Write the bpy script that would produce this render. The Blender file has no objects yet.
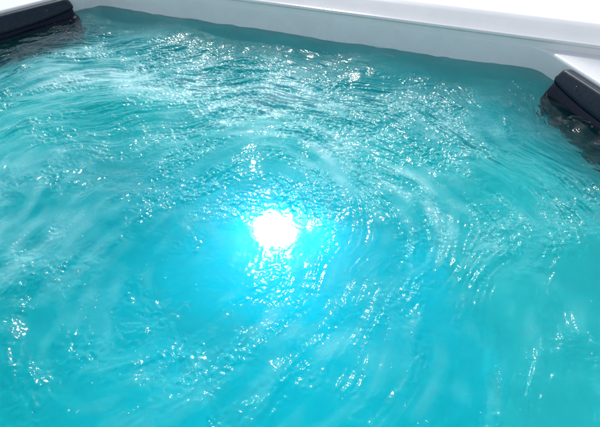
import bpy, bmesh, math, random
import numpy as np
from mathutils import Vector, Matrix, noise as mnoise

# ------------------------------------------------------------------ basics
S = 0.75                                # one layout unit is 0.75 m
sc = bpy.context.scene
COL = sc.collection
rng = np.random.default_rng(11)
random.seed(5)


def link(name, me, mat=None, parent=None, smooth=True):
    o = bpy.data.objects.new(name, me)
    COL.objects.link(o)
    if mat:
        me.materials.append(mat)
    if smooth:
        me.polygons.foreach_set('use_smooth', np.ones(len(me.polygons), dtype=bool))
    if parent:
        o.parent = parent
    return o


def mesh_from(name, verts, faces):
    me = bpy.data.meshes.new(name)
    me.from_pydata([tuple(v) for v in verts], [], faces)
    me.update()
    return me


def empty(name, loc=(0, 0, 0), rz=0.0):
    o = bpy.data.objects.new(name, None)
    COL.objects.link(o)
    o.empty_display_size = 0.1
    o.location = loc
    o.rotation_euler = (0, 0, rz)
    return o


def W(u, v, z=0.0):
    """layout coordinates (u along the far wall, v towards the viewer) -> world"""
    return (u * S, -v * S, z * S)


# ------------------------------------------------------------------ materials
def new_mat(name):
    m = bpy.data.materials.new(name)
    m.use_nodes = True
    nt = m.node_tree
    for n in list(nt.nodes):
        nt.nodes.remove(n)
    out = nt.nodes.new('ShaderNodeOutputMaterial')
    return m, nt, out


def N(nt, kind, **kw):
    n = nt.nodes.new(kind)
    for k, v in kw.items():
        if k in n.inputs.keys():
            n.inputs[k].default_value = v
        else:
            setattr(n, k, v)
    return n


def acrylic_mat(rough, tone=1.0):
    """pearl grey spa acrylic with a faint marbling"""
    m, nt, out = new_mat('pearl_acrylic')
    L = nt.links.new
    tc = N(nt, 'ShaderNodeTexCoord')
    n1 = N(nt, 'ShaderNodeTexNoise', Scale=7.0, Detail=6.0, Roughness=0.6, Distortion=1.6)
    n2 = N(nt, 'ShaderNodeTexNoise', Scale=60.0, Detail=4.0, Roughness=0.7)
    L(tc.outputs['Object'], n1.inputs['Vector'])
    L(tc.outputs['Object'], n2.inputs['Vector'])
    r1 = N(nt, 'ShaderNodeValToRGB')
    r1.color_ramp.elements[0].position = 0.36
    r1.color_ramp.elements[0].color = (0.495 * tone, 0.49 * tone, 0.470 * tone, 1)
    r1.color_ramp.elements[1].position = 0.66
    r1.color_ramp.elements[1].color = (0.525 * tone, 0.515 * tone, 0.495 * tone, 1)
    L(n1.outputs['Fac'], r1.inputs['Fac'])
    mx = N(nt, 'ShaderNodeMix', data_type='RGBA', blend_type='MULTIPLY')
    mx.inputs['Factor'].default_value = 0.06
    L(r1.outputs['Color'], mx.inputs[6])
    L(n2.outputs['Fac'], mx.inputs[7])
    p = N(nt, 'ShaderNodeBsdfPrincipled')
    p.inputs['Roughness'].default_value = rough
    p.inputs['IOR'].default_value = 1.48
    L(mx.outputs[2], p.inputs['Base Color'])
    bp = N(nt, 'ShaderNodeBump', Strength=0.05, Distance=0.01)
    L(n1.outputs['Fac'], bp.inputs['Height'])
    L(bp.outputs['Normal'], p.inputs['Normal'])
    L(p.outputs[0], out.inputs['Surface'])
    return m


def rubber_mat(name, col, rough, rib=0.0):
    m, nt, out = new_mat(name)
    L = nt.links.new
    tc = N(nt, 'ShaderNodeTexCoord')
    n1 = N(nt, 'ShaderNodeTexNoise', Scale=90.0, Detail=5.0, Roughness=0.65)
    L(tc.outputs['Object'], n1.inputs['Vector'])
    r1 = N(nt, 'ShaderNodeValToRGB')
    c0 = [c * 0.75 for c in col] + [1]
    c1 = [c * 1.3 for c in col] + [1]
    r1.color_ramp.elements[0].color = c0
    r1.color_ramp.elements[1].color = c1
    r1.color_ramp.elements[0].position = 0.35
    r1.color_ramp.elements[1].position = 0.7
    L(n1.outputs['Fac'], r1.inputs['Fac'])
    p = N(nt, 'ShaderNodeBsdfPrincipled')
    p.inputs['Roughness'].default_value = rough
    p.inputs['Specular IOR Level'].default_value = 0.16
    L(r1.outputs['Color'], p.inputs['Base Color'])
    bp = N(nt, 'ShaderNodeBump', Strength=0.25, Distance=0.002)
    L(n1.outputs['Fac'], bp.inputs['Height'])
    L(bp.outputs['Normal'], p.inputs['Normal'])
    L(p.outputs[0], out.inputs['Surface'])
    return m


def plain_mat(name, col, rough=0.4, metal=0.0):
    m, nt, out = new_mat(name)
    p = N(nt, 'ShaderNodeBsdfPrincipled')
    p.inputs['Base Color'].default_value = (*col, 1)
    p.inputs['Roughness'].default_value = rough
    p.inputs['Metallic'].default_value = metal
    nt.links.new(p.outputs[0], out.inputs['Surface'])
    return m


def lamp_mat():
    m, nt, out = new_mat('lit_lens')
    e = N(nt, 'ShaderNodeEmission', Strength=LAMP)
    e.inputs['Color'].default_value = (0.30, 0.63, 1.0, 1)
    nt.links.new(e.outputs[0], out.inputs['Surface'])
    return m


def ground_mat():
    m, nt, out = new_mat('white_paving')
    L = nt.links.new
    tc = N(nt, 'ShaderNodeTexCoord')
    n1 = N(nt, 'ShaderNodeTexNoise', Scale=3.0, Detail=8.0, Roughness=0.6)
    L(tc.outputs['Object'], n1.inputs['Vector'])
    r1 = N(nt, 'ShaderNodeValToRGB')
    r1.color_ramp.elements[0].color = (0.82, 0.82, 0.82, 1)
    r1.color_ramp.elements[1].color = (0.90, 0.90, 0.90, 1)
    L(n1.outputs['Fac'], r1.inputs['Fac'])
    p = N(nt, 'ShaderNodeBsdfPrincipled')
    p.inputs['Roughness'].default_value = 0.8
    L(r1.outputs['Color'], p.inputs['Base Color'])
    L(p.outputs[0], out.inputs['Surface'])
    return m


LAMP = 43.0
SUN_ELEV, SUN_STRENGTH = 41.0, 2.0
SKY_STRENGTH, EXPOSURE = 0.15, 0.80


def water_mat():
    m, nt, out = new_mat('aerated_spa_water')
    L = nt.links.new
    tc = N(nt, 'ShaderNodeTexCoord')
    mp = N(nt, 'ShaderNodeMapping')
    L(tc.outputs['Object'], mp.inputs['Vector'])
    # finest ripples, below the mesh spacing
    n1 = N(nt, 'ShaderNodeTexNoise', Scale=80.0, Detail=1.5, Roughness=0.5, Distortion=0.6)
    L(mp.outputs[0], n1.inputs['Vector'])
    at = N(nt, 'ShaderNodeAttribute', attribute_name='chop')
    mul = N(nt, 'ShaderNodeMath', operation='MULTIPLY')
    L(n1.outputs['Fac'], mul.inputs[0])
    L(at.outputs['Fac'], mul.inputs[1])
    bp = N(nt, 'ShaderNodeBump', Strength=1.0, Distance=0.0012)
    L(mul.outputs[0], bp.inputs['Height'])

    refr = N(nt, 'ShaderNodeBsdfRefraction', IOR=1.33, Roughness=0.0)
    L(bp.outputs['Normal'], refr.inputs['Normal'])
    # fine air bubbles held just under the surface: turquoise where thin, paler where they crowd and where sheen is painted in
    air = N(nt, 'ShaderNodeAttribute', attribute_name='aeration')
    pale = N(nt, 'ShaderNodeAttribute', attribute_name='froth_sheen')
    rc = N(nt, 'ShaderNodeValToRGB')
    rc.color_ramp.elements[0].position = 0.28
    rc.color_ramp.elements[0].color = (0.004, 0.52, 0.54, 1)
    rc.color_ramp.elements[1].position = 0.72
    rc.color_ramp.elements[1].color = (0.42, 0.75, 0.74, 1)
    L(pale.outputs['Fac'], rc.inputs['Fac'])
    df = N(nt, 'ShaderNodeBsdfDiffuse')
    tl = N(nt, 'ShaderNodeBsdfTranslucent')
    L(rc.outputs[0], df.inputs['Color'])
    L(rc.outputs[0], tl.inputs['Color'])
    ff = N(nt, 'ShaderNodeMixShader')
    ff.inputs[0].default_value = 0.15
    L(df.outputs[0], ff.inputs[1])
    L(tl.outputs[0], ff.inputs[2])
    nb = N(nt, 'ShaderNodeTexNoise', Scale=170.0, Detail=3.0, Roughness=0.7)      # grain of the single bubbles
    L(mp.outputs[0], nb.inputs['Vector'])
    mr = N(nt, 'ShaderNodeMapRange')
    mr.inputs['From Min'].default_value = 0.32
    mr.inputs['From Max'].default_value = 0.68
    mr.inputs['To Min'].default_value = 0.96
    mr.inputs['To Max'].default_value = 1.04
    L(nb.outputs['Fac'], mr.inputs['Value'])
    ag = N(nt, 'ShaderNodeMath', operation='MULTIPLY')
    ag.use_clamp = True
    L(air.outputs['Fac'], ag.inputs[0])
    L(mr.outputs[0], ag.inputs[1])
    b2 = N(nt, 'ShaderNodeMixShader')
    L(ag.outputs[0], b2.inputs[0])
    L(refr.outputs[0], b2.inputs[1])
    L(ff.outputs[0], b2.inputs[2])

    gl = N(nt, 'ShaderNodeBsdfGlossy', Roughness=0.075)
    L(bp.outputs['Normal'], gl.inputs['Normal'])
    g2 = N(nt, 'ShaderNodeBsdfGlossy', Roughness=0.30)
    gm = N(nt, 'ShaderNodeMixShader')
    cm = N(nt, 'ShaderNodeMath', operation='MULTIPLY')
    cm.use_clamp = True
    cm.inputs[1].default_value = 0.85
    L(at.outputs['Fac'], cm.inputs[0])
    L(cm.outputs[0], gm.inputs[0])
    L(gl.outputs[0], gm.inputs[1])
    L(g2.outputs[0], gm.inputs[2])
    fr = N(nt, 'ShaderNodeFresnel', IOR=1.19)
    L(bp.outputs['Normal'], fr.inputs['Normal'])
    sf = N(nt, 'ShaderNodeMixShader')
    L(fr.outputs[0], sf.inputs[0])
    L(b2.outputs[0], sf.inputs[1])
    L(gm.outputs[0], sf.inputs[2])
    L(sf.outputs[0], out.inputs['Surface'])

    va = N(nt, 'ShaderNodeVolumeAbsorption', Density=4.0)
    va.inputs['Color'].default_value = (0.0, 0.985, 0.986, 1)
    vs = N(nt, 'ShaderNodeVolumeScatter', Density=1.1, Anisotropy=0.4)
    vs.inputs['Color'].default_value = (0.12, 0.99, 1.0, 1)
    ad = N(nt, 'ShaderNodeAddShader')
    L(va.outputs[0], ad.inputs[0])
    L(vs.outputs[0], ad.inputs[1])
    L(ad.outputs[0], out.inputs['Volume'])
    return m


ACRYLIC = acrylic_mat(0.13, 1.2)
BASIN = acrylic_mat(0.36, 1.27)
PANEL = plain_mat('grey_cabinet_panel', (0.25, 0.25, 0.26), 0.6)
NAVY = rubber_mat('navy_foam_rubber', (0.0012, 0.0045, 0.0130), 0.38)
SLATE = rubber_mat('slate_foam_rubber', (0.011, 0.020, 0.030), 0.42)
STUD = plain_mat('dark_plastic', (0.012, 0.016, 0.022), 0.25)
CHROME = plain_mat('brushed_steel', (0.6, 0.6, 0.6), 0.25, 1.0)

# ------------------------------------------------------------------ tub plan
CEN = np.array([1.25, 1.45])


def plane(p, n):
    n = np.array(n, float)
    n /= np.linalg.norm(n)
    return n, float((np.array(p) - CEN) @ n)


PL = {
    'far': plane((0, 0), (0, -1)),
    'left_slant': plane((-0.12, 0.12), (-0.933, -0.36)),
    'left': plane((-0.62, 0), (-1, 0)),
    'right_slant': plane((2.30, 0.0), (0.80, -0.60)),
    'right': plane((3.02, 0), (1, 0)),
    'near': plane((0, 3.0), (0, 1)),
    'near_left': plane((-0.3, 3.0), (-0.8, 0.6)),
    'near_right': plane((2.7, 3.0), (0.8, 0.6)),
}
RECT = {
    'far': plane((0, -0.0015), (0, -1)),
    'left': plane((-0.66, 0), (-1, 0)),
    'right': plane((3.06, 0), (1, 0)),
    'near': plane((0, 3.03), (0, 1)),
}
NA = 720
PHI = np.linspace(0, 2 * np.pi, NA, endpoint=False)
DIR = np.stack([np.cos(PHI), np.sin(PHI)], 1)


def ring(planes, off=0.0, p=60):
    """rounded outline of a convex plan, moved inwards by off (number or dict)"""
    acc = np.zeros(NA)
    for k, (n, d) in planes.items():
        o = off.get(k, off['rest']) if isinstance(off, dict) else off
        q = np.clip((DIR @ n) / (d - o), 0, None)
        acc += q ** p
    r = acc ** (-1.0 / p)
    return CEN + DIR * r[:, None]


def loft(rings):
    verts, faces = [], []
    for pts, z in rings:
        for (u, v) in pts:
            verts.append(W(u, v, z))
    for k in range(len(rings) - 1):
        a, b = k * NA, (k + 1) * NA
        for i in range(NA):
            j = (i + 1) % NA
            faces.append((a + i, a + j, b + j, b + i))
    return verts, faces


RIM_Z, LEDGE_Z = 0.143, 0.100

tub = empty('hot_tub', W(CEN[0], CEN[1], -1.07))
tub['label'] = 'pale grey acrylic hot tub holding the churning turquoise water'
tub['category'] = 'hot tub'


def tub_part(name, verts, faces, mat):
    c = Vector(tub.location)
    o = link(name, mesh_from(name, [Vector(v) - c for v in verts], faces), mat, tub)
    return o


# inner shell: ledge edge, wall, bench, footwell
fw = dict(far=1.0, left_slant=0.95, left=0.80, right_slant=0.85, right=0.75, near=0.55, near_left=0.6, near_right=0.6, rest=0.8)


def fwo(x):
    return {k: v + x for k, v in fw.items()}


rs = [(ring(RECT, 0.000, 120), RIM_Z - 0.015)]
for k in range(5, 0, -1):                # riser, small cove, flat corner ledge
    a = math.pi / 2 * k / 5
    rs.append((ring(RECT, {'far': 0.0, 'rest': 0.012 - 0.010 * math.sin(a)}, 120), LEDGE_Z + 0.0005 + 0.010 * (1 - math.cos(a))))
rs.append((ring(RECT, {'far': 0.0, 'rest': 0.016}, 120), LEDGE_Z + 0.0003))
for k in range(7):                       # rounded ledge lip
    a = math.pi / 2 * k / 6
    rs.append((ring(PL, {'far': 0.0, 'rest': -0.014 + 0.014 * math.sin(a)}, 120), LEDGE_Z - 0.014 * (1 - math.cos(a))))
rs += [(ring(PL, 0.000, 120), 0.04), (ring(PL, 0.003, 120), -0.05), (ring(PL, 0.02, 80), -0.18), (ring(PL, 0.05, 70), -0.28)]
for k in range(1, 9):                    # cove into the bench
    a = math.pi / 2 * k / 8
    rs.append((ring(PL, 0.05 + 0.12 * (1 - math.cos(a)), 60), -0.28 - 0.10 * math.sin(a)))
rs.append((ring(PL, 0.35, 50), -0.41))
for k in range(0, 9):                    # rolled bench front
    a = math.pi / 2 * k / 8
    rs.append((ring(PL, fwo(-0.12 + 0.10 * math.sin(a)), 40), -0.42 - 0.10 * (1 - math.cos(a))))
rs += [(ring(PL, fwo(0.0), 40), -0.70), (ring(PL, fwo(0.02), 40), -0.90)]
for k in range(1, 7):
    a = math.pi / 2 * k / 6
    rs.append((ring(PL, fwo(0.02 + 0.08 * (1 - math.cos(a))), 40), -0.90 - 0.08 * math.sin(a)))
rs.append((CEN + DIR * 0.02, -0.99))
v, f = loft(rs)
f = [tuple(reversed(q)) for q in f]
f.append(tuple(range((len(rs) - 1) * NA, len(rs) * NA)))
tub_part('basin', v, f, BASIN)

# coping
rs = [(ring(RECT, -0.004, 120), RIM_Z - 0.0155), (ring(RECT, 0.004, 120), RIM_Z - 0.015), (ring(RECT, 0.005, 120), RIM_Z - 0.008)]
for k in range(1, 6):                    # rolled inner lip, then a top tilted away from the sun to dim it
    a = math.pi / 2 * k / 5
    rs.append((ring(RECT, 0.005 - 0.009 * (1 - math.cos(a)), 120), RIM_Z - 0.008 + 0.008 * math.sin(a)))
RIM_O = RIM_Z + 0.049
rs += [(ring(RECT, -0.012, 120), RIM_Z + 0.002), (ring(RECT, -0.05, 120), RIM_Z + 0.018), (ring(RECT, -0.09, 120), RIM_Z + 0.0345), (ring(RECT, -0.122, 120), RIM_O - 0.002)]
for k in range(1, 7):
    a = math.pi / 2 * k / 6
    rs.append((ring(RECT, -0.122 - 0.022 * math.sin(a), 120), RIM_O - 0.002 - 0.022 * (1 - math.cos(a))))
rs += [(ring(RECT, -0.144, 120), RIM_Z - 0.07), (ring(RECT, -0.125, 120), RIM_Z - 0.072)]
v, f = loft(rs)
tub_part('coping', v, f, ACRYLIC)

# outside cabinet, standing on the ground
rs = [(ring(RECT, -0.124, 120), RIM_Z - 0.075), (ring(RECT, -0.122, 120), -0.98), (ring(RECT, -0.11, 120), -1.0), (ring(RECT, -0.11, 120), -1.068)]
v, f = loft(rs)
f.append(tuple(range(3 * NA, 4 * NA)))
tub_part('cabinet', v, f, PANEL)

# underwater lamp on the front of the far bench
LU, LV, LZ = 1.452, 1.015, -0.62
lc = Vector(W(LU, LV, LZ)) - Vector(tub.location)


def disc(r_prof, mat, name, parent):
    """lathe about the lamp axis (towards the viewer, a little upwards)"""
    verts, faces = [], []
    n = 40
    ax = Vector((0.36, -1.0, 0.50)).normalized()
    e1 = ax.cross(Vector((0, 0, 1))).normalized()
    e2 = e1.cross(ax)
    for (r, h) in r_prof:
        for i in range(n):
            t = 2 * math.pi * i / n
            verts.append(lc + (ax * h + e1 * r * math.cos(t) + e2 * r * math.sin(t)) * S)
    for k in range(len(r_prof) - 1):
        for i in range(n):
            j = (i + 1) % n
            faces.append((k * n + i, k * n + j, (k + 1) * n + j, (k + 1) * n + i))
    if r_prof[-1][0] < 0.02:
        faces.append(tuple(range((len(r_prof) - 1) * n, len(r_prof) * n)))
    return link(name, mesh_from(name, verts, faces), mat, parent)


lamp = disc([(0.120, -0.06), (0.120, 0.012), (0.115, 0.02), (0.100, 0.022), (0.094, 0.016), (0.092, -0.03)], CHROME, 'underwater_light', tub)
disc([(0.088 * math.cos(math.radians(q)), 0.004 + 0.078 * math.sin(math.radians(q))) for q in (0, 12, 24, 36, 48, 60, 72, 82, 87)], lamp_mat(), 'lens', lamp)

# ------------------------------------------------------------------ headrests
def headrest(label, base_uv, dir_uv, length, bulge, drop):
    """cushion hung on a wall: x along the wall, -y out into the tub, z up from the water line"""
    d = Vector((dir_uv[0], -dir_uv[1], 0)).normalized()
    root = empty('headrest', W(base_uv[0], base_uv[1], 0.0), math.atan2(d.y, d.x))
    root['label'] = label
    root['category'] = 'headrest'
    root['group'] = 'headrests hung inside the tub'
    nx = 60

    def skin(name, prof_fn, mat, closed=True):
        verts, faces = [], []
        m = None
        for i in range(nx + 1):
            t = i / nx
            prof = prof_fn(t)
            m = len(prof)
            for (x, y, z) in prof:
                verts.append((x * S, y * S, z * S))
        for i in range(nx):
            for k in range(m):
                if not closed and k == m - 1:
                    continue
                q = (k + 1) % m
                faces.append((i * m + k, i * m + q, (i + 1) * m + q, (i + 1) * m + k))
        faces.append(tuple(range(m)))
        faces.append(tuple(reversed(range(nx * m, (nx + 1) * m))))
        me = mesh_from(name, verts, faces)
        bm = bmesh.new()
        bm.from_mesh(me)
        bmesh.ops.recalc_face_normals(bm, faces=bm.faces)
        bm.to_mesh(me)
        bm.free()
        return link(name, me, mat, root)

    def endround(t, r=0.018):
        """0 in the middle, 1 at the very ends: pulls the outline in for soft corners"""
        e = min(t, 1 - t) * length
        if e >= r:
            return 0.0
        q = 1 - e / r
        return 1 - math.sqrt(max(0.0, 1 - q * q))

    def groove(t):
        # the crease between strip and cushion sweeps up towards both ends
        c = abs(2 * t - 1)
        return 0.012 + 0.030 * c ** 2.4

    def strip(t):
        x = t * length
        e = endround(t)
        g = groove(t)
        top = 0.088 - 0.02 * e
        y1 = -0.052 + 0.012 * e
        return [(x, 0.0, g - 0.01), (x, 0.0, top - 0.004), (x, -0.004, top), (x, -0.030, top + 0.002),
                (x, -0.038, top), (x, -0.043, top - 0.007), (x, y1 - 0.012, g + 0.016), (x, y1 - 0.014, g + 0.004), (x, y1 - 0.006, g - 0.004)]

    def cushion(t):
        x = t * length
        e = endround(t, 0.03)
        g = groove(t)
        c = abs(2 * t - 1)
        pts = [(x, 0.0, -drop - 0.01 + 0.03 * e), (x, 0.0, g - 0.012), (x, -0.040, g - 0.008)]
        bul = bulge + 0.012 * c
        ctl = [(-0.068, 0.000), (-0.074, -0.010), (-0.086, -0.026), (-bul + 0.006, -0.046), (-bul, -0.076),
               (-bul - 0.010, -0.12), (-bul - 0.014, -0.18), (-bul - 0.010, 0.08 - drop), (-bul + 0.01, 0.03 - drop), (-bul + 0.05, -drop)]
        nr = 40                              # ribbed front face
        for k in range(nr + 1):
            q = k / nr * (len(ctl) - 1)
            i0 = min(int(q), len(ctl) - 2)
            w = q - i0
            py = ctl[i0][0] * (1 - w) + ctl[i0 + 1][0] * w
            pz = ctl[i0][1] * (1 - w) + ctl[i0 + 1][1] * w
            rib = 0.0024 * (k % 2) if k > 6 else 0.0
            pts.append((x, py + rib + 0.035 * e, g + pz + 0.3 * rib))
        return pts

    skin('cushion', cushion, NAVY)
    skin('top_strip', strip, SLATE)
    # round fixing studs in the strip
    for t in (0.17, 0.83):
        n = 20
        g = groove(t)
        c = Vector((t * length * S, -0.0515 * S, (0.5 * (g + 0.088) + 0.006) * S))
        ax = Vector((0, -1, 0.32)).normalized()
        e1 = Vector((1, 0, 0))
        e2 = ax.cross(e1)
        verts, faces = [], []
        prof = [(0.0085, -0.004), (0.0085, 0.002), (0.0065, 0.0035), (0.0045, 0.0015), (0.001, 0.001)]
        for (r, h) in prof:
            for i in range(n):
                a = 2 * math.pi * i / n
                verts.append(c + (ax * h + (e1 * math.cos(a) + e2 * math.sin(a)) * r) * S)
        for k in range(len(prof) - 1):
            for i in range(n):
                j = (i + 1) % n
                faces.append((k * n + i, k * n + j, (k + 1) * n + j, (k + 1) * n + i))
        faces.append(tuple(range((len(prof) - 1) * n, len(prof) * n)))
        link('stud', mesh_from('stud', verts, faces), STUD, root)
    return root


# along the wall with the tub's inside on -y: left wall runs from near to far, right wall from far to near
dl = np.array([0.36, -0.933])
pl_far = np.array([-0.12, 0.12]) + np.array([-0.36, 0.933]) * 0.05
pl_start = pl_far - dl * 0.86
headrest('dark navy headrest on the left slanted wall, its right end beside the rounded waterline corner', pl_start + np.array([0.933, 0.36]) * 0.004, dl, 0.86, 0.120, 0.38)
dr = np.array([0.60, 0.80])
pr_start = np.array([2.30, 0.0]) + dr * 0.175
headrest('dark navy headrest hung just below the bright pointed corner ledge', pr_start + np.array([-0.8, 0.6]) * 0.004, dr, 0.72, 0.092, 0.29)

# ------------------------------------------------------------------ water
U0, U1, V0, V1, RES = -0.72, 3.12, -0.06, 3.08, 0.0036
nu, nv = int((U1 - U0) / RES), int((V1 - V0) / RES)
uu = U0 + np.arange(nu) * RES
vv = V0 + np.arange(nv) * RES
UU, VV = np.meshgrid(uu, vv)                 # [nv, nu]


def band(l0, l1, slope=1.0, aniso=None):
    """random field with wavelengths between l0 and l1, unit variance"""
    M = 1152
    w = rng.standard_normal((M, M))
    F = np.fft.rfft2(w)
    fy = np.fft.fftfreq(M, RES)[:, None]
    fx = np.fft.rfftfreq(M, RES)[None, :]
    k = np.hypot(fx, fy)
    k[0, 0] = 1e-6
    lo, hi = 1 / l1, 1 / l0
    filt = k ** (-slope) / (1 + (lo / k) ** 6) / (1 + (k / hi) ** 6)
    r = np.fft.irfft2(F * filt, s=(M, M))
    r = (r - r.mean()) / r.std()
    return r[:nv, :nu]


def sample(a, y, x):
    y = np.clip(y, 0, a.shape[0] - 1.001)
    x = np.clip(x, 0, a.shape[1] - 1.001)
    yi, xi = y.astype(np.int32), x.astype(np.int32)
    fy, fx = y - yi, x - xi
    return (a[yi, xi] * (1 - fy) * (1 - fx) + a[yi + 1, xi] * fy * (1 - fx) + a[yi, xi + 1] * (1 - fy) * fx + a[yi + 1, xi + 1] * fy * fx)


# the jets drive a slow turn round the tub with smaller eddies in it
cu, cv = 1.45, 1.55
ru, rv = UU - cu, VV - cv
rad = np.hypot(ru, rv) + 0.15
psi = -0.9 * rad + 0.060 * band(0.7, 1.6, 1.0) + 0.012 * band(0.25, 0.5, 1.0)
gv, gu = np.gradient(psi, RES)
fu, fv = gv, -gu
fl = np.hypot(fu, fv) + 1e-6
fu, fv = fu / fl, fv / fl


def smear(a, steps, ds=1.0):
    """draw a field out along the flow"""
    acc = a.copy()
    iy, ix = np.mgrid[0:nv, 0:nu].astype(float)
    tot = 1.0
    for sgn in (1, -1):
        y, x = iy.copy(), ix.copy()
        for k in range(steps):
            dy, dx = sample(fv, y, x), sample(fu, y, x)
            y += sgn * dy * ds
            x += sgn * dx * ds
            w = 1 - (k + 1) / (steps + 1)
            acc += w * sample(a, y, x)
            tot += w
    r = acc / tot
    return (r - r.mean()) / r.std()


swell = band(0.30, 0.8, 1.5)
chop = 0.4 * smear(band(0.07, 0.22, 1.2), 8, 1.6) + 0.65 * band(0.06, 0.22, 1.0)
wander = 1 / (1 + np.exp(-2.2 * (band(0.2, 0.5, 1.2) + 0.1)))     # where the flow draws the ripples out
wander *= 1 - np.exp(-(np.hypot(ru, rv) / 0.6) ** 2)
rip = (0.35 + 0.6 * wander) * smear(band(0.022, 0.07, 1.0), 12, 1.3) + (0.75 - 0.5 * wander) * band(0.022, 0.06, 0.8)
fine = (0.3 + 0.6 * wander) * smear(band(0.012, 0.03, 0.4), 13, 1.2) + (0.7 - 0.4 * wander) * band(0.012, 0.026, 0.3)
patch = 0.6 * band(0.25, 0.7, 1.5) + 0.6 * smear(band(0.08, 0.25, 1.0), 25, 2.0)
patch = patch / patch.std()
rough = 1 / (1 + np.exp(-1.7 * (patch - 0.1)))          # 0 calm .. 1 choppy


def bump2(u, v, su, sv, rot=0.0):
    c, s_ = math.cos(rot), math.sin(rot)
    a = (UU - u) * c + (VV - v) * s_
    b = -(UU - u) * s_ + (VV - v) * c
    return np.exp(-(a / su) ** 2 - (b / sv) ** 2)


busy = 0.75 * bump2(1.30, 0.60, 0.75, 0.26, 0.12) + 0.4 * bump2(0.7, 0.75, 0.4, 0.35)
inside = np.full((nv, nu), -1e9)
for k, (n, d) in PL.items():
    inside = np.maximum(inside, (UU - CEN[0]) * n[0] + (VV - CEN[1]) * n[1] - d)
wall = np.clip(-inside, 0, None)             # distance to the nearest wall
ramp = np.clip((wall - 0.06) / 0.35, 0.15, 1.0)
calm = 1 - 0.40 * np.clip((VV - 1.1) / 0.5, 0, 1) - 0.62 * bump2(1.63, 1.45, 0.20, 0.24)
amp = (0.12 + 0.90 * rough ** 1.5 + 0.72 * busy) * ramp * calm

H = (0.0085 * swell * (1 - 0.85 * bump2(1.63, 1.42, 0.36, 0.36)) * np.clip(0.25 + wall / 0.5, 0, 1) + 0.0024 * chop * (0.5 + 0.6 * rough) * (1 - 0.9 * bump2(1.63, 1.42, 0.30, 0.30))
     + 0.0018 * rip * amp + 0.0018 * fine * amp)

# aeration: jet bubble clouds drawn out by the flow, pale patches painting in sheen too
ap = 0.55 * band(0.25, 0.7, 1.4) + 0.45 * smear(band(0.04, 0.16, 1.0), 12, 1.6) + 0.15 * band(0.05, 0.15, 1.2)
ap = ap / ap.std()
cloud = (0.20 * bump2(1.3, 0.52, 0.9, 0.22, 0.05) + 0.40 * bump2(0.42, 0.72, 0.36, 0.26, 0.2) + 0.45 * bump2(1.2, 0.75, 0.6, 0.22, 0.3) + 0.24 * bump2(1.98, 1.12, 0.26, 0.17, 0.5)
         + 0.30 * bump2(1.80, 1.72, 0.16, 0.07, 0.2) + 0.22 * bump2(0.75, 1.6, 0.45, 0.4, 0.9) + 0.2 * bump2(0.1, 0.15, 0.5, 0.2))
aer = 0.34 + 0.06 * np.clip(ap, -1, 2) + cloud * np.clip(0.75 + 0.28 * ap, 0.1, 1.5)
def clear_by(key, p, t0, t1, reach):
    """clear water in front of a headrest"""
    n, d = PL[key]
    off = -((UU - CEN[0]) * n[0] + (VV - CEN[1]) * n[1] - d)
    t = (UU - p[0]) * -n[1] * np.sign(-n[1] + 1e-9) * (1 if n[0] > 0 else -1) + (VV - p[1]) * abs(n[0])
    along = np.clip((t - t0) / 0.1, 0, 1) * np.clip((t1 - t) / 0.1, 0, 1)
    return 1 - along * (1 - np.clip((off - reach) / 0.14, 0.02, 1))


far_clear = np.clip(VV / 0.55, 0.36, 1) ** 1.2  # thinner aeration by the far wall, hides the rim's shadow edge
froth_sheen = 0.8 * aer
aer = 0.8 * aer * np.clip((wall - 0.05) / 0.25, 0.4, 1) * far_clear
clear = clear_by('left_slant', (-0.12, 0.12), -0.02, 1.15, 0.36) * clear_by('right_slant', (2.30, 0.0), 0.08, 1.1, 0.26)
aer = np.clip(aer * clear, 0.0, 0.85)

# outline of the water: a little beyond the inner wall, buried in the shell
keep_v = inside < 0.03
idx = -np.ones((nv, nu), dtype=np.int64)
fk = keep_v[:-1, :-1] & keep_v[1:, :-1] & keep_v[:-1, 1:] & keep_v[1:, 1:]
used = np.zeros((nv, nu), bool)
used[:-1, :-1] |= fk
used[1:, :-1] |= fk
used[:-1, 1:] |= fk
used[1:, 1:] |= fk
idx[used] = np.arange(used.sum())
top = np.stack([UU[used] * S, -VV[used] * S, H[used] * S], 1)
a, b, c, d = idx[:-1, :-1][fk], idx[:-1, 1:][fk], idx[1:, 1:][fk], idx[1:, :-1][fk]
quads = np.stack([a, d, c, b], 1)            # counter-clockwise from above (y = -v)
# boundary edges -> skirt and bottom
e = np.concatenate([quads[:, [0, 1]], quads[:, [1, 2]], quads[:, [2, 3]], quads[:, [3, 0]]])
key = np.minimum(e[:, 0], e[:, 1]) * (len(top) + 1) + np.maximum(e[:, 0], e[:, 1])
_, inv, cnt = np.unique(key, return_inverse=True, return_counts=True)
be = e[cnt[inv] == 1]
bv = np.unique(be)
low = {int(x): len(top) + i for i, x in enumerate(bv)}
lowv = top[bv].copy()
lowv[:, 2] = -1.03 * S
cidx = len(top) + len(lowv)
allv = np.concatenate([top, lowv, [[CEN[0] * S, -CEN[1] * S, -1.03 * S]]])
lowmap = np.zeros(len(top), np.int64)
lowmap[bv] = np.arange(len(bv)) + len(top)
sk = np.stack([be[:, 1], be[:, 0], lowmap[be[:, 0]], lowmap[be[:, 1]]], 1)
tri = np.stack([lowmap[be[:, 1]], lowmap[be[:, 0]], np.full(len(be), cidx)], 1)
me = bpy.data.meshes.new('water')
loops = np.concatenate([quads.ravel(), sk.ravel(), tri.ravel()]).astype(np.int32)
nq = len(quads) + len(sk)
starts = np.concatenate([np.arange(nq) * 4, nq * 4 + np.arange(len(tri)) * 3]).astype(np.int32)
me.vertices.add(len(allv))
me.vertices.foreach_set('co', allv.astype(np.float32).ravel())
me.loops.add(len(loops))
me.loops.foreach_set('vertex_index', loops)
me.polygons.add(len(starts))
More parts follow.
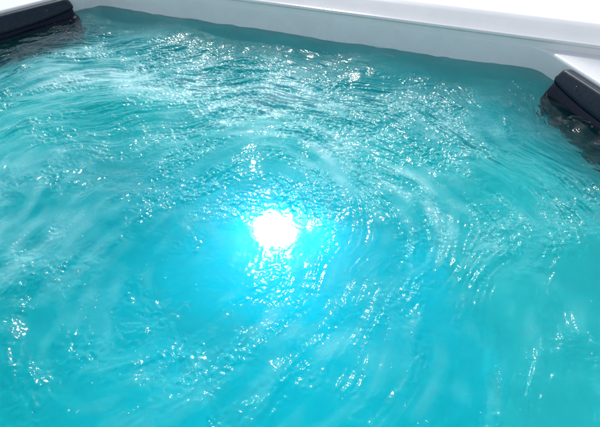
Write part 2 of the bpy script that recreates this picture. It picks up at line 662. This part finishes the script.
me.polygons.foreach_set('loop_start', starts)
me.update(calc_edges=True)
me.validate()


def attr(name, arr):
    at = me.attributes.new(name, 'FLOAT', 'POINT')
    full = np.zeros(len(allv), np.float32)
    full[:len(top)] = arr[used]
    at.data.foreach_set('value', full)


attr('aeration', aer)
attr('froth_sheen', np.clip(froth_sheen, 0, 1))
attr('chop', np.clip(0.08 + amp * 0.7, 0, 1.6) * (0.15 + 0.85 * clear))
water = link('water', me, water_mat())
sm = np.zeros(len(me.polygons), dtype=bool)
sm[:len(quads)] = True
me.polygons.foreach_set('use_smooth', sm)
water['kind'] = 'structure'
water['label'] = 'churning turquoise spa water with sun glints'

# ------------------------------------------------------------------ loose bubbles on the chop, white specks also standing in for sun glints
def bubble_mat():
    m, nt, out = new_mat('bubble_glint_skin')
    p = N(nt, 'ShaderNodeBsdfPrincipled')
    p.inputs['Base Color'].default_value = (0.86, 0.92, 0.92, 1)
    p.inputs['Roughness'].default_value = 0.15
    t = N(nt, 'ShaderNodeBsdfTransparent')
    lw = N(nt, 'ShaderNodeLayerWeight', Blend=0.35)
    mr = N(nt, 'ShaderNodeMapRange')
    mr.inputs['To Min'].default_value = 0.35
    mr.inputs['To Max'].default_value = 1.0
    mx = N(nt, 'ShaderNodeMixShader')
    L = nt.links.new
    L(lw.outputs['Facing'], mr.inputs['Value'])
    L(mr.outputs[0], mx.inputs[0])
    L(t.outputs[0], mx.inputs[1])
    L(p.outputs[0], mx.inputs[2])
    L(mx.outputs[0], out.inputs['Surface'])
    return m


NB = 6000
strand = smear(band(0.02, 0.06, 0.8), 8, 1.6)
prob = np.clip(strand - 0.7, 0, 2) ** 1.5 * (0.08 + rough ** 2 + 0.9 * busy) * np.clip((wall - 0.04) / 0.2, 0, 1) * (np.clip(ap, -0.6, 2) + 0.7)
prob = np.where(inside < -0.03, prob, 0).ravel()
pick = rng.choice(prob.size, size=NB, replace=False, p=prob / prob.sum())
rows, cols = np.unravel_index(pick, (nv, nu))
seg, lat = 8, 3
dome = [(0, 0, 1.0)]
for q in range(1, lat + 1):
    el_ = math.pi / 2 * (1 - q / lat)
    for k in range(seg):
        t = 2 * math.pi * k / seg
        dome.append((math.cos(el_) * math.cos(t), math.cos(el_) * math.sin(t), math.sin(el_) - (0.25 if q == lat else 0)))
dome = np.array(dome)
dq, dt = [], []
for k in range(seg):
    dt.append((0, 1 + k, 1 + (k + 1) % seg))
    for q in range(lat - 1):
        dq.append((1 + q * seg + k, 1 + (q + 1) * seg + k, 1 + (q + 1) * seg + (k + 1) % seg, 1 + q * seg + (k + 1) % seg))
dq, dt = np.array(dq), np.array(dt)
rad_b = np.clip(rng.lognormal(math.log(0.0008), 0.4, NB), 0.0004, 0.0019)
cx = UU[rows, cols] * S + rng.uniform(-.5, .5, NB) * RES * S
cyy = -VV[rows, cols] * S + rng.uniform(-.5, .5, NB) * RES * S
cz = H[rows, cols] * S
bvs = (dome[None] * rad_b[:, None, None] + np.stack([cx, cyy, cz], 1)[:, None, :]).reshape(-1, 3)
offs = (np.arange(NB) * len(dome))[:, None, None]
bq = (dq[None] + offs).reshape(-1, 4)
bt = (dt[None] + offs).reshape(-1, 3)
bme = bpy.data.meshes.new('foam_glint_bubbles')
loops = np.concatenate([bq.ravel(), bt.ravel()]).astype(np.int32)
starts = np.concatenate([np.arange(len(bq)) * 4, len(bq) * 4 + np.arange(len(bt)) * 3]).astype(np.int32)
bme.vertices.add(len(bvs))
bme.vertices.foreach_set('co', bvs.astype(np.float32).ravel())
bme.loops.add(len(loops))
bme.loops.foreach_set('vertex_index', loops)
bme.polygons.add(len(starts))
bme.polygons.foreach_set('loop_start', starts)
bme.update(calc_edges=True)
foam = link('foam_glint_bubbles', bme, bubble_mat())
foam['kind'] = 'stuff'
foam['label'] = 'tiny white air bubbles, also standing in for sun glints, over the choppy water'

# ------------------------------------------------------------------ ground
n = 64
verts = [(CEN[0] * S, -CEN[1] * S, -1.07 * S)]
faces = []
for r in (6.0, 60.0, 600.0):
    for i in range(n):
        t = 2 * math.pi * i / n
        verts.append((CEN[0] * S + r * math.cos(t), -CEN[1] * S + r * math.sin(t), -1.07 * S))
for i in range(n):
    j = (i + 1) % n
    faces.append((0, 1 + i, 1 + j))
    for k in range(2):
        faces.append((1 + k * n + i, 1 + (k + 1) * n + i, 1 + (k + 1) * n + j, 1 + k * n + j))
g = link('ground', mesh_from('ground', verts, faces), ground_mat(), smooth=False)
g['kind'] = 'structure'
g['label'] = 'plain white paving around the hot tub'

# ------------------------------------------------------------------ light
YAW = math.radians(21.34)
sun_az = YAW + math.radians(2.0)             # horizontal direction towards the sun, turned left from +Y
el = math.radians(SUN_ELEV)
to_sun = Vector((-math.sin(sun_az) * math.cos(el), math.cos(sun_az) * math.cos(el), math.sin(el)))
sd = bpy.data.lights.new('sun', 'SUN')
sd.energy = SUN_STRENGTH
sd.angle = math.radians(0.53)
sd.color = (1.0, 0.96, 0.90)
so = bpy.data.objects.new('sun', sd)
COL.objects.link(so)
so.rotation_euler = (-to_sun).to_track_quat('-Z', 'Y').to_euler()

wd = bpy.data.worlds.new('World')
sc.world = wd
wd.use_nodes = True
nt = wd.node_tree
bg = nt.nodes['Background']
sky = nt.nodes.new('ShaderNodeTexSky')
sky.sky_type = 'NISHITA'
sky.sun_disc = False
sky.sun_elevation = el
sky.sun_rotation = -sun_az
sky.air_density = 1.0
sky.dust_density = 0.4
sky.ozone_density = 0.3
veil = nt.nodes.new('ShaderNodeHueSaturation')      # thin high cloud: a paler blue
veil.inputs['Saturation'].default_value = 0.6
nt.links.new(sky.outputs[0], veil.inputs['Color'])
nt.links.new(veil.outputs[0], bg.inputs['Color'])
bg.inputs['Strength'].default_value = SKY_STRENGTH

# ------------------------------------------------------------------ camera
cd = bpy.data.cameras.new('camera')
cd.sensor_width = 36.0
cd.lens = 36.0 * 520 / 600
cd.clip_start = 0.02
cd.clip_end = 2000
co = bpy.data.objects.new('camera', cd)
COL.objects.link(co)
co.location = W(2.1083, 2.4216, 1.0)
co.rotation_euler = (math.radians(50.0), 0, YAW)
sc.camera = co

# ------------------------------------------------------------------ render
sc.view_settings.view_transform = 'Standard'
sc.view_settings.look = 'None'
sc.view_settings.exposure = EXPOSURE
sc.view_settings.gamma = 1.0
cy = sc.cycles
cy.max_bounces = 12
cy.diffuse_bounces = 5
cy.glossy_bounces = 4
cy.transmission_bounces = 8
cy.volume_bounces = 3
cy.transparent_max_bounces = 8
cy.sample_clamp_indirect = 6.0
cy.use_denoising = True
try:
    cy.denoiser = 'OPENIMAGEDENOISE'
    cy.denoising_input_passes = 'RGB_ALBEDO_NORMAL'
except Exception:
    pass
